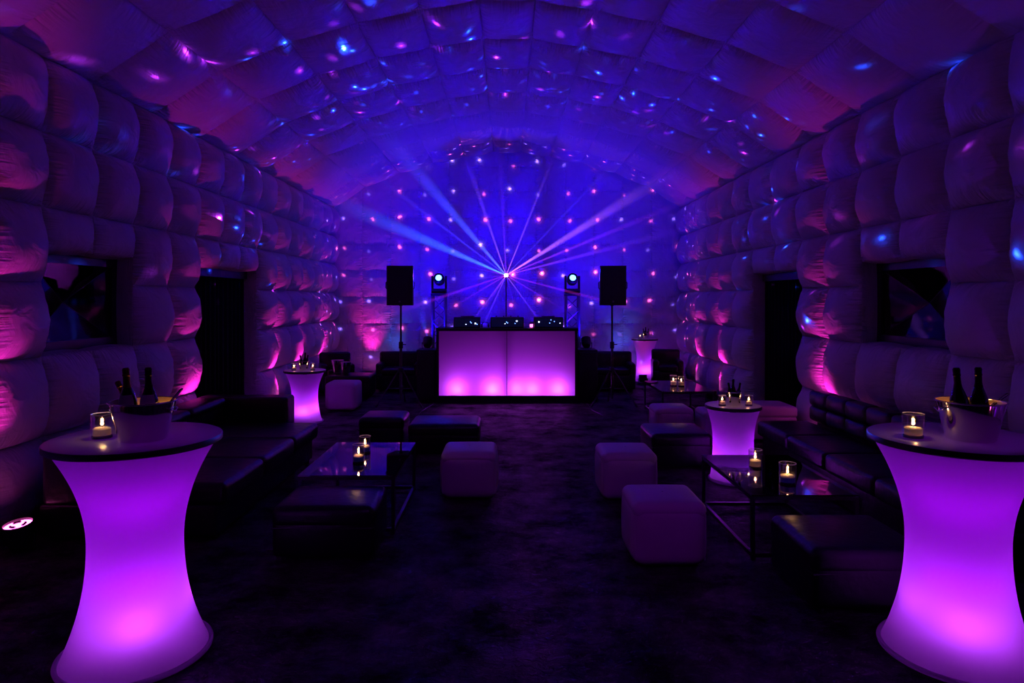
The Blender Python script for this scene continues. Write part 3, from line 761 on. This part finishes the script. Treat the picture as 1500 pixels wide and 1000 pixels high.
light('added_back_wall_fill', 'SPOT', (0, 0.13, LZ), 330, (0.008, 0.0, 1.0), ls, 0.02, (0, 1, 0.12), 155, 1.0)  # added spot that brightens the back wall round the laser
painted_beam(par_left, (0, 0, 0.20), (-0.32, 0.25, 1), 24, 1.1, 0.10, (0.03, 0.07, 1.0), 0.03)
def gobo(name, loc, parent, power, scale, rad, tone, back=False, seed=0.0, gain=(3.0, 9.0, 0.05)):
    """star-dot projector lamp: pattern of rays chosen by direction"""
    o = light(name, 'POINT', loc, power, (1, 1, 1), parent, 0.0)
    d = o.data; d.use_nodes = True; nt = d.node_tree; N = nt.nodes; L = nt.links
    em = N['Emission']
    tc = N.new('ShaderNodeTexCoord'); sp = N.new('ShaderNodeSeparateXYZ'); L.new(tc.outputs['Normal'], sp.inputs[0])
    def mt(op, a, b=None):
        n = N.new('ShaderNodeMath'); n.operation = op
        for i, v in enumerate((a, b)):
            if v is None: continue
            if isinstance(v, (int, float)): n.inputs[i].default_value = v
            else: L.new(v, n.inputs[i])
        return n.outputs[0]
    v = N.new('ShaderNodeTexVoronoi'); v.inputs['Scale'].default_value = scale
    if back:
        cx = N.new('ShaderNodeCombineXYZ')
        L.new(mt('DIVIDE', sp.outputs[0], sp.outputs[1]), cx.inputs[0]); L.new(mt('DIVIDE', sp.outputs[2], sp.outputs[1]), cx.inputs[1])
        v.voronoi_dimensions = '2D'; v.inputs['Randomness'].default_value = 0.28
        L.new(cx.outputs[0], v.inputs['Vector'])
    else:
        ad = N.new('ShaderNodeVectorMath'); ad.operation = 'ADD'; ad.inputs[1].default_value = (seed, seed*1.7, -seed)
        L.new(tc.outputs['Normal'], ad.inputs[0]); L.new(ad.outputs[0], v.inputs['Vector'])
    mr = N.new('ShaderNodeMapRange'); mr.inputs['From Max'].default_value = rad; mr.inputs['To Min'].default_value = 1; mr.inputs['To Max'].default_value = 0
    L.new(v.outputs['Distance'], mr.inputs['Value'])
    mh = N.new('ShaderNodeMapRange'); mh.inputs['From Max'].default_value = rad*3.2; mh.inputs['To Min'].default_value = 1; mh.inputs['To Max'].default_value = 0
    L.new(v.outputs['Distance'], mh.inputs['Value'])
    s = mt('ADD', mt('POWER', mr.outputs[0], 2.0), mt('MULTIPLY', mt('POWER', mh.outputs[0], 3.0), 0.05))
    hemi = mt('GREATER_THAN', mt('MULTIPLY', sp.outputs[1], GOBO_SIGN), 0.12) if back else mt('LESS_THAN', mt('MULTIPLY', sp.outputs[1], GOBO_SIGN), 0.25)
    s = mt('MULTIPLY', s, hemi)
    if not back: s = mt('MULTIPLY', s, mt('ADD', mt('MULTIPLY', mt('POWER', mt('MAXIMUM', mt('MULTIPLY', sp.outputs[1], -GOBO_SIGN), 0.0), gain[0]), gain[1]), gain[2]))
    # per-dot brightness and colour
    cs = N.new('ShaderNodeSeparateColor'); L.new(v.outputs['Color'], cs.inputs[0])
    s = mt('MULTIPLY', s, mt('ADD', mt('POWER', cs.outputs[1], 1.5), 0.10))
    if not back: s = mt('MULTIPLY', mt('MULTIPLY', s, mt('GREATER_THAN', cs.outputs[2], 0.5)), mt('GREATER_THAN', sp.outputs[2], -0.15))
    mx = N.new('ShaderNodeMix'); mx.data_type = 'RGBA'
    mx.inputs['A'].default_value = (*tone[0], 1); mx.inputs['B'].default_value = (*tone[1], 1)
    L.new(mt('GREATER_THAN', cs.outputs[0], tone[2]), mx.inputs['Factor'])
    L.new(mx.outputs['Result'], em.inputs['Color']); L.new(s, em.inputs['Strength'])
    return o
GOBO_SIGN = 1.0
gobo('star_dots', (0, -0.02, LZ), ls, 30000, 18.0, 0.15, ((0.012, 0.05, 1.0), (0.55, 0.03, 1.0), 0.6), seed=3.0)
for hx_, sd_ in ((-1.255, 1.3), (1.20, 5.1)):
    gobo('star_dots', (hx_-LX, TY-LY-0.17, 2.20), ls, 26000, 20.0, 0.13, ((0.012, 0.06, 1.0), (0.5, 0.03, 1.0), 0.72), seed=sd_, gain=(4.0, 10.0, 0.02))
gobo('grid_dots', (0, 0.12, LZ), ls, 9000, 4.1, 0.10, ((0.25, 0.12, 1.0), (1.0, 0.10, 0.55), 0.45), back=True)

# ================================================================== SEATING
def cube_stool(label, x, y, s=0.50, h=0.43, rz=0.0):
    t = thing('cube_stool', label, 'stool', (x, y, 0), rz, 'white cube stools')
    MB().rbox(0, 0, h/2, s, s, h-0.016, 0.085, puff=(0.016, 0.016, 0.0), n=8).build('body', 'white_vinyl', t, smooth=True)
    MB().rbox(0, 0, h-0.055, s-0.006, s-0.006, 0.11, 0.052, puff=(0.004, 0.004, 0.012), n=8).build('top_cushion', 'white_vinyl', t, smooth=True)
    q = s/2-0.024
    for sx, sy in ((-1, -1), (1, -1), (1, 1), (-1, 1)):
        MB().tube([(sx*(q+0.004), sy*(q+0.004), 0.06+0.30*k/6) for k in range(7)], 0.0035, n=6).build('piping', 'white_vinyl', t)
    MB().lathe([(0.013, 0.0), (0.011, 0.006), (0.001, 0.008)], 12, c=(0, 0, h+0.005)).build('button', 'black', t)
    for sx in (-1, 1):
        for sy in (-1, 1): MB().lathe([(0.02, 0), (0.02, 0.03)], 10, cap0=True, cap1=True, c=(sx*0.16, sy*0.16, 0)).build('foot', 'black', t)
    return t
cube_stool('white cube stool standing alone left of the aisle, beside the left glass table', -0.345, 6.19)
cube_stool('white cube stool right of the aisle, farther of the two in front', 1.085, 6.15)
cube_stool('large white cube stool right of the aisle, nearest the camera', 1.085, 4.68, 0.50, 0.44)
cube_stool('white cube stool behind the black ottoman, near the far glass table', 2.09, 8.55, 0.48, 0.43)
cube_stool('white cube stool lit purple beside the small left table', -2.66, 10.9, 0.50, 0.45)
cube_stool('pinkish cube stool half hidden behind the small right table', 2.62, 8.35, 0.46, 0.42)

def ottoman(label, x, y, w, d, h=0.385, rz=0.0):
    t = thing('ottoman', label, 'ottoman', (x, y, 0), rz, 'black leather ottomans')
    MB().rbox(0, 0, (h-0.09)/2+0.02, w-0.012, d-0.012, h-0.13, 0.035, puff=(0.008, 0.008, 0), n=6).build('base', 'leather', t, smooth=True)
    MB().rbox(0, 0, h-0.075, w, d, 0.15, 0.05, puff=(0.004, 0.004, 0.016), n=8).build('cushion', 'leather', t, smooth=True)
    zz = h-0.145; a, b = w/2-0.006, d/2-0.006
    MB().tube([(-a, -b, zz), (a, -b, zz), (a, b, zz), (-a, b, zz)], 0.006, n=6, closed=True).build('piping', 'leather', t)
    for sx in (-1, 1):
        for sy in (-1, 1): MB().lathe([(0.02, 0), (0.022, 0.035)], 10, cap0=True, cap1=True, c=(sx*(w/2-0.07), sy*(d/2-0.07), 0)).build('foot', 'black', t)
    return t
ottoman('black leather ottoman in front of the left glass table', -1.255, 4.81, 0.70, 0.56)
ottoman('wide black leather ottoman behind the lone white stool', -0.72, 7.82, 0.80, 0.62)
ottoman('small black leather ottoman behind the left glass table', -1.50, 8.2, 0.54, 0.55)
ottoman('black leather ottoman behind the farther white stool on the right', 1.83, 7.30, 0.64, 0.66)
ottoman('large black leather ottoman at the right front beside the glowing table', 2.06, 4.09, 0.67, 0.64)
ottoman('black leather bench beside the white stool and small left table', -2.85, 12.2, 0.80, 0.62, 0.42)

# ---- left sofa (L-shaped end)
sl = thing('sofa', 'long black leather sofa along the left wall with a raised far end', 'sofa', (0, 0, 0))
xa, xf = -3.48, -2.09
y_n, y_f = 4.95, 7.42
MB().rbox((xa+xf)/2-0.03, (y_n+y_f)/2, 0.15, xf-xa-0.07, y_f-y_n-0.01, 0.24, 0.025, n=3).build('base', 'leather', sl, smooth=True)
for k in range(3):
    a = y_n+(y_f-y_n)*k/3; b = y_n+(y_f-y_n)*(k+1)/3
    MB().rbox((xf-3.15)/2, (a+b)/2, 0.345, xf+3.15, b-a-0.008, 0.17, 0.045, puff=(0.01, 0.0, 0.018), n=8).build('seat_cushion', 'leather', sl, smooth=True)
    MB().rbox(-3.30, (a+b)/2, 0.47, 0.32, b-a-0.008, 0.44, 0.05, puff=(0.018, 0.0, 0.01), n=8).build('backrest', 'leather', sl, smooth=True)
    MB().rbox(-3.275, (a+b)/2, 0.655, 0.34, b-a-0.012, 0.10, 0.045, puff=(0.01, 0, 0.008), n=6).build('headrest_roll', 'leather', sl, smooth=True)
MB().rbox(-2.95, y_f+0.14, 0.36, 1.02, 0.27, 0.68, 0.035, puff=(0.0, 0.012, 0.004), n=8).build('end_backrest', 'leather', sl, smooth=True)
for yy in (y_n+0.1, y_f-0.1):
    for xx in (xa+0.1, xf-0.1): MB().lathe([(0.025, 0), (0.025, 0.04)], 10, cap0=True, cap1=True, c=(xx, yy, 0)).build('foot', 'metal', sl)

# ---- right sofa (tufted)
sr = thing('sofa', 'black leather sofa on the right with a tufted backrest', 'sofa', (0, 0, 0))
xr0, xr1 = 2.78, 3.62
yn, yf = 4.30, 7.46
MB().rbox((xr0+xr1)/2+0.03, (yn+yf)/2, 0.16, xr1-xr0-0.07, yf-yn-0.01, 0.26, 0.025, n=3).build('base', 'leather', sr, smooth=True)
for k in range(4):
    a = yn+(yf-yn)*k/4; b = yn+(yf-yn)*(k+1)/4
    MB().rbox((xr0+3.36)/2, (a+b)/2, 0.36, 3.36-xr0, b-a-0.006, 0.16, 0.04, puff=(0.008, 0.0, 0.016), n=8).build('seat_cushion', 'leather', sr, smooth=True)
for k in range(2):
    a = yn+(yf-yn)*k/2; b = yn+(yf-yn)*(k+1)/2
    bk = MB().rbox(3.52, (a+b)/2, 0.50, 0.16, b-a-0.012, 0.52, 0.04, n=4).build('backrest', 'leather', sr, smooth=True)
    for r in range(2):
        for c in range(4):
            ya = a+0.01+(b-a-0.02)*c/4; yb = a+0.01+(b-a-0.02)*(c+1)/4
            MB().rbox(3.44, (ya+yb)/2, 0.535+r*0.165, 0.17, yb-ya-0.002, 0.168, 0.04, puff=(0.02, 0.0, 0.004), n=6).build('tuft', 'leather', bk, smooth=True)
for yy in (yn+0.1, yf-0.1):
    for xx in (xr0+0.1, xr1-0.1): MB().lathe([(0.025, 0), (0.025, 0.04)], 10, cap0=True, cap1=True, c=(xx, yy, 0)).build('foot', 'metal', sr)

# low pale bench by the right doorway
lb = thing('bench', 'low dark violet bench behind the tufted sofa, by the right doorway', 'bench', (3.28, 8.66, 0))
MB().rbox(0, 0, 0.17, 0.72, 0.54, 0.29, 0.03, n=4).build('base', 'white_vinyl', lb, smooth=True)
MB().rbox(0, 0, 0.37, 0.74, 0.56, 0.14, 0.045, puff=(0, 0, 0.014), n=8).build('cushion', 'white_vinyl', lb, smooth=True)
for sx in (-1, 1):
    for sy in (-1, 1): MB().lathe([(0.022, 0), (0.022, 0.04)], 10, cap0=True, cap1=True, c=(sx*0.30, sy*0.21, 0)).build('foot', 'black', lb)

def armchair(label, x, y, w, rz):
    t = thing('armchair', label, 'armchair', (x, y, 0), rz, 'dark armchairs by the back wall')
    MB().rbox(0, 0, 0.20, w, 0.66, 0.30, 0.03, n=4).build('base', 'leather', t, smooth=True)
    MB().rbox(0, -0.05, 0.38, w-0.22, 0.60, 0.13, 0.04, puff=(0, 0, 0.014), n=6).build('seat_cushion', 'leather', t, smooth=True)
    MB().rbox(0, 0.28, 0.48, w-0.02, 0.16, 0.52, 0.05, puff=(0, 0.01, 0), n=6).build('backrest', 'leather', t, smooth=True)
    for s in (-1, 1):
        MB().rbox(s*(w/2-0.06), 0, 0.40, 0.13, 0.64, 0.30, 0.04, n=4).build('armrest', 'leather', t, smooth=True)
        for sy in (-0.26, 0.26): MB().lathe([(0.02, 0), (0.022, 0.06)], 10, cap0=True, cap1=True, c=(s*(w/2-0.08), sy, 0)).build('foot', 'metal', t)
    return t
armchair('dark armchair behind the left speaker stand', -2.12, 13.2, 0.86, A(4))
armchair('dark armchair behind the right speaker stand', 2.06, 13.2, 0.86, A(-4))
armchair('dark armchair in the back right corner beside the narrow table', 3.28, 13.75, 0.6, A(-8))
armchair('dark armchair in the back left corner behind the bench', -3.32, 13.0, 0.62, A(20))

# ================================================================== GLASS TABLES
def glass_table(label, x0, x1, y0, y1, h=0.45):
    t = thing('coffee_table', label, 'coffee table', ((x0+x1)/2, (y0+y1)/2, 0), 0, 'glass coffee tables')
    W, D = x1-x0, y1-y0; b = 0.025
    MB().box(-W/2, W/2, -D/2, D/2, h-0.010, h).build('glass_top', 'table_glass', t)
    for sx in (-1, 1):
        for sy in (-1, 1):
            cx, cy = sx*(W/2-b/2), sy*(D/2-b/2)
            MB().box(cx-b/2, cx+b/2, cy-b/2, cy+b/2, 0, h-0.011).build('leg', 'metal', t)
    for z in (h-0.011-b, 0.02):
        for s in (-1, 1):
            MB().box(-W/2+b, W/2-b, s*(D/2-b/2)-b/2, s*(D/2-b/2)+b/2, z, z+b).build('rail', 'metal', t)
            MB().box(s*(W/2-b/2)-b/2, s*(W/2-b/2)+b/2, -D/2+b, D/2-b, z, z+b).build('rail', 'metal', t)
    return t
glass_table('glass coffee table with black frame in front of the left sofa', -1.60, -0.86, 5.11, 6.28)
glass_table('glass coffee table with black frame in front of the tufted sofa', 1.68, 2.42, 4.60, 5.78)
glass_table('glass coffee table far back on the right near the wall uplights', 2.25, 3.02, 9.73, 11.0)

# ================================================================== SMALL THINGS
def candle(label, x, y, z, r=0.05, h=0.12, blue=False, power=1.0, group='glass candle holders'):
    t = thing('candle', label, 'candle', (x, y, z), 0, group)
    MB().lathe([(0.001, 0.001), (r*0.94, 0.001), (r*0.97, 0.006), (r, h), (r-0.004, h), (r*0.94-0.004, 0.016), (0.001, 0.014)], 28).build('glass_holder', 'glass', t)
    MB().lathe([(r-0.002+0.0024*math.cos(q), h+0.0024*math.sin(q)) for q in [2*PI*i/6 for i in range(6)]], 28, close=True).build('rim_highlight_ring', 'rim_highlight', t, smooth=True)
    MB().lathe([(0.001, 0.002), (r*0.93, 0.002), (r*0.95, 0.012), (0.001, 0.012)], 28).build('glass_base', 'baseglass', t)
    hw = h*0.42
    rr = r*0.94-0.006
    if blue:
        MB().lathe([(0.001, 0.017), (rr, 0.017), (rr, hw-0.012), (0.001, hw-0.012)], 24).build('blue_gel', 'bluewax', t)
    wx = MB().lathe([(0.001, hw-0.011 if blue else 0.017), (rr, hw-0.011 if blue else 0.017), (rr, hw-0.004), (rr*0.8, hw+0.002), (rr*0.3, hw+0.004), (0.001, hw+0.004)], 24).build('wax', 'wax', t)
    MB().tube([(0, 0, hw+0.002), (0.001, 0, hw+0.013)], 0.0016, n=6).build('wick', 'wick', wx)
    fz = hw+0.012; fh = h*0.26
    MB().lathe([(0.001, fz), (0.0062, fz+fh*0.14), (0.0080, fz+fh*0.30), (0.0056, fz+fh*0.56), (0.0022, fz+fh*0.82), (0.0004, fz+fh)], 12).build('flame', 'flame', t, smooth=True)
    light('candle_light', 'POINT', (0, 0, fz+fh*0.6), power, CANDLE, t, 0.006)
    return t
CP = 0.26
candle('lit candle in clear glass beside the bucket on the left front table', -2.035, 3.36, 1.10, power=CP)
candle('lit candle in clear glass beside the bucket on the right front table', 2.045, 3.37, 1.10, power=CP)
candle('lit blue candle on the left glass table, nearer of the two', -1.222, 5.50, 0.45, 0.05, 0.15, True, CP)
candle('lit candle on the left glass table, farther of the two', -1.245, 5.86, 0.45, 0.05, 0.145, True, CP)
candle('lit candle on the right glass table, farther and slimmer of the two', 1.98, 5.34, 0.45, 0.052, 0.145, False, CP)
candle('lit blue candle on the right glass table, nearer and wider of the two', 2.045, 4.88, 0.45, 0.06, 0.15, True, CP)
candle('lit candle on the far glass table, left of its pair', 2.57, 10.35, 0.45, 0.055, 0.16, False, CP)
candle('lit candle on the far glass table, right of its pair', 2.68, 10.30, 0.45, 0.05, 0.15, False, CP)
candle('small lit candle left of the bucket on the small right table', 2.105, 6.55, 0.75, 0.038, 0.10, False, CP)
candle('small lit candle right of the bucket on the small right table', 2.365, 6.55, 0.75, 0.038, 0.10, False, CP)
candle('small candle left of the bucket on the small left table', -3.085, 9.68, 0.76, 0.038, 0.10, False, CP*0.6)
candle('small candle right of the bucket on the small left table', -2.815, 9.68, 0.76, 0.038, 0.10, False, CP*0.6)
candle('small candle beside the bucket on the narrow back table', 2.86, 14.4, 0.93, 0.04, 0.11, False, CP*0.5)

def bucket(label, x, y, z, r0, r1, h, rz=0.0, n=48, glow=0.0):
    t = thing('ice_bucket', label, 'ice bucket', (x, y, z), rz, 'steel ice buckets')
    e = 0.003
    MB().lathe([(0.001, 0.0), (r0*0.96, 0.0), (r0, 0.006), (r1, h), (r1-e*0.5, h)], n).build('pail', 'steel', t)
    MB().lathe([(r1-e*0.5, h), (r1-e, h-0.002), (r0-e, 0.01), (0.001, 0.008)], n).build('inner_wall', 'warm_tinted_steel', t)
    MB().lathe([(r1+0.002+0.005*math.cos(q), h+0.004*math.sin(q)) for q in [2*PI*i/8 for i in range(8)]], n, close=True).build('rolled_rim', 'steel', t, smooth=True)
    if glow:  # invented warm disc and lamp to brighten the inside of the bucket
        MB().lathe([(0.001, 0.010), (0.03, 0.010), (0.03, 0.018), (0.001, 0.02)], 16).build('added_glow_disc', 'flame', t)
        light('added_bucket_glow', 'POINT', (0.02, 0.075, 0.13), glow, (1.0, 0.42, 0.10), t, 0.02)
    s = r1/0.15
    for k in (-1, 1):
        MB().tube([(k*(r1-0.012), -0.03*s, h*0.86), (k*(r1+0.006), -0.032*s, h*0.80), (k*(r1+0.010), 0, h*0.74), (k*(r1+0.006), 0.032*s, h*0.80), (k*(r1-0.012), 0.03*s, h*0.86)], 0.0035*s).build('handle', 'steel', t)
    return t
def bottle(label, base, tilt, az, s=1.0, foil='foil_gold', paper=True, group='champagne bottles in buckets'):
    """base point of the bottle, tilted by `tilt` towards azimuth `az`"""
    t = thing('champagne_bottle', label, 'bottle', base, 0, group)
    t.rotation_euler = (Matrix.Rotation(az, 3, 'Z') @ Matrix.Rotation(tilt, 3, 'Y') @ Matrix.Rotation(-az, 3, 'Z')).to_euler()
    pf = [(0.001, 0.0), (0.040, 0.0), (0.043, 0.006), (0.043, 0.15), (0.040, 0.18), (0.030, 0.213), (0.020, 0.240), (0.0155, 0.262), (0.0145, 0.30), (0.0145, 0.318), (0.001, 0.318)]
    MB().lathe([(r*s, z*s) for r, z in pf], 22).build('glass_body', 'bottle', t)
    ff = [(0.0205, 0.2395), (0.0165, 0.262), (0.0155, 0.296), (0.0175, 0.298), (0.0175, 0.306), (0.0160, 0.308), (0.0168, 0.330), (0.012, 0.338), (0.001, 0.339)]
    MB().lathe([(r*s, z*s) for r, z in ff], 20).build('foil', foil, t)
    if paper:
        vs = []; fs = []; n = 14
        for j, (r, z) in enumerate([(0.0436, 0.085), (0.0436, 0.15), (0.0408, 0.178), (0.0335, 0.205)]):
            for i in range(n+1):
                a = -PI/2-1.15+2.3*i/n; vs.append((r*s*1.012*math.cos(a), r*s*1.012*math.sin(a), z*s))
        for j in range(3):
            for i in range(n): fs.append((j*(n+1)+i, j*(n+1)+i+1, (j+1)*(n+1)+i+1, (j+1)*(n+1)+i))
        MB().add(vs, fs).build('label_sticker', 'paper', t)
    return t
def tongs(label, p0, p1):
    """looped ice tongs leaning on the rim from p0 (inside) to p1 (outside)"""
    t = thing('ice_tongs', label, 'tongs', p0)
    d = Vector(p1)-Vector(p0); L_ = d.length; q = d.to_track_quat('Z', 'Y').to_matrix().to_4x4()
    pts = [(-0.004, 0, 0.0), (-0.007, 0, L_*0.5), (-0.010, 0, L_*0.8)]+[(0.010*math.sin(a), 0, L_*0.88+0.018*math.cos(a)+0.0) for a in [-1.9, -1.0, -0.4, 0.4, 1.0, 1.9]]+[(0.010, 0, L_*0.8), (0.007, 0, L_*0.5), (0.004, 0, 0.0)]
    MB().tube(pts, 0.0038, n=8).xf(q).build('tong_wire', 'steel', t, smooth=True)
    MB().lathe([(0.001, -0.002), (0.016, 0.004), (0.017, 0.012)], 12).xf(q).build('tong_cup', 'steel', t)
    return t
# left front table
bz = 1.10
bxl, byl = -1.812, 3.33
bucket('steel champagne bucket with three bottles on the left front table', bxl, byl, bz, 0.108, 0.150, 0.19, glow=1.4)
bottle('champagne bottle with a pale label, middle of the left bucket', (bxl-0.052, byl-0.02, bz+0.02), A(4), PI, paper=True)
bottle('champagne bottle with dark neck at the right in the left bucket', (bxl+0.042, byl-0.01, bz+0.02), A(2), PI, foil='foil_black', paper=True)
bottle('tilted slim dark bottle leaning out at the left of the left bucket', (bxl-0.03, byl+0.04, bz+0.035), A(27), A(178), 0.82, foil='foil_gold', paper=False)
tongs('looped steel tongs leaning on the right rim of the left bucket', (bxl+0.09, byl-0.005, bz+0.13), (bxl+0.20, byl-0.01, bz+0.255))
# right front table
bxr, byr = 2.305, 3.33
bucket('steel champagne bucket with two dark bottles on the right front table', bxr, byr, bz, 0.108, 0.150, 0.19, glow=1.4)
bottle('dark champagne bottle leaning left in the right bucket', (bxr-0.048, byr-0.01, bz+0.02), A(5), PI, foil='foil_black', paper=False)
bottle('dark champagne bottle standing upright in the right bucket', (bxr+0.045, byr-0.0, bz+0.02), A(1), PI, foil='foil_black', paper=False)
tongs('thin steel tongs leaning on the right rim of the right bucket', (bxr+0.09, byr+0.02, bz+0.14), (bxr+0.215, byr+0.03, bz+0.225))
# distant buckets
def bucket_set(where, x, y, z, k):
    bucket('small steel bucket of bottles on '+where, x, y, z, 0.062, 0.078, 0.13, n=28)
    bottle('small dark bottle leaning left in the bucket on '+where, (x-0.02, y-0.008, z+0.015), A(10), PI, 0.62, 'foil_black', False)
    bottle('small dark bottle upright in the bucket on '+where, (x-0.002, y+0.03, z+0.015), A(2), 0, 0.70, 'foil_black', False)
    bottle('small dark bottle leaning right in the bucket on '+where, (x+0.024, y-0.012, z+0.015), A(10), 0, 0.62, 'foil_black', False)
bucket_set('the small right table', 2.235, 6.60, 0.75, 0)
bucket_set('the small left table', -2.95, 9.72, 0.76, 1)
bucket_set('the narrow back table', 2.99, 14.45, 0.93, 2)
bucket('dark steel bucket standing on the black bench at the left back', -2.93, 12.15, 0.445, 0.07, 0.095, 0.2, n=28)
bucket('second steel bucket on the black bench, nearer its left end', -3.12, 12.3, 0.445, 0.075, 0.11, 0.22, n=28)

# saucers under the small candles on the right table are part of the candles; floor cables
def cable(label, pts, r=0.010):
    o = MB().tube(pts, r, n=8).build('floor_cable', 'cable', None, smooth=True)
    return tag(o, label, 'cable', 'cables beside the booth')
def wig(p, q, n=10, amp=0.03):
    rg = random.Random(3); out = []
    for i in range(n+1):
        f = i/n; out.append((p[0]+(q[0]-p[0])*f+amp*math.sin(f*7), p[1]+(q[1]-p[1])*f, 0.011))
    return out
cable('cable running over the floor from the left end of the booth', wig((-1.27, 11.75), (-1.36, 9.9)))
cable('cable running over the floor from the right end of the booth', wig((1.28, 11.75), (1.45, 10.2)))
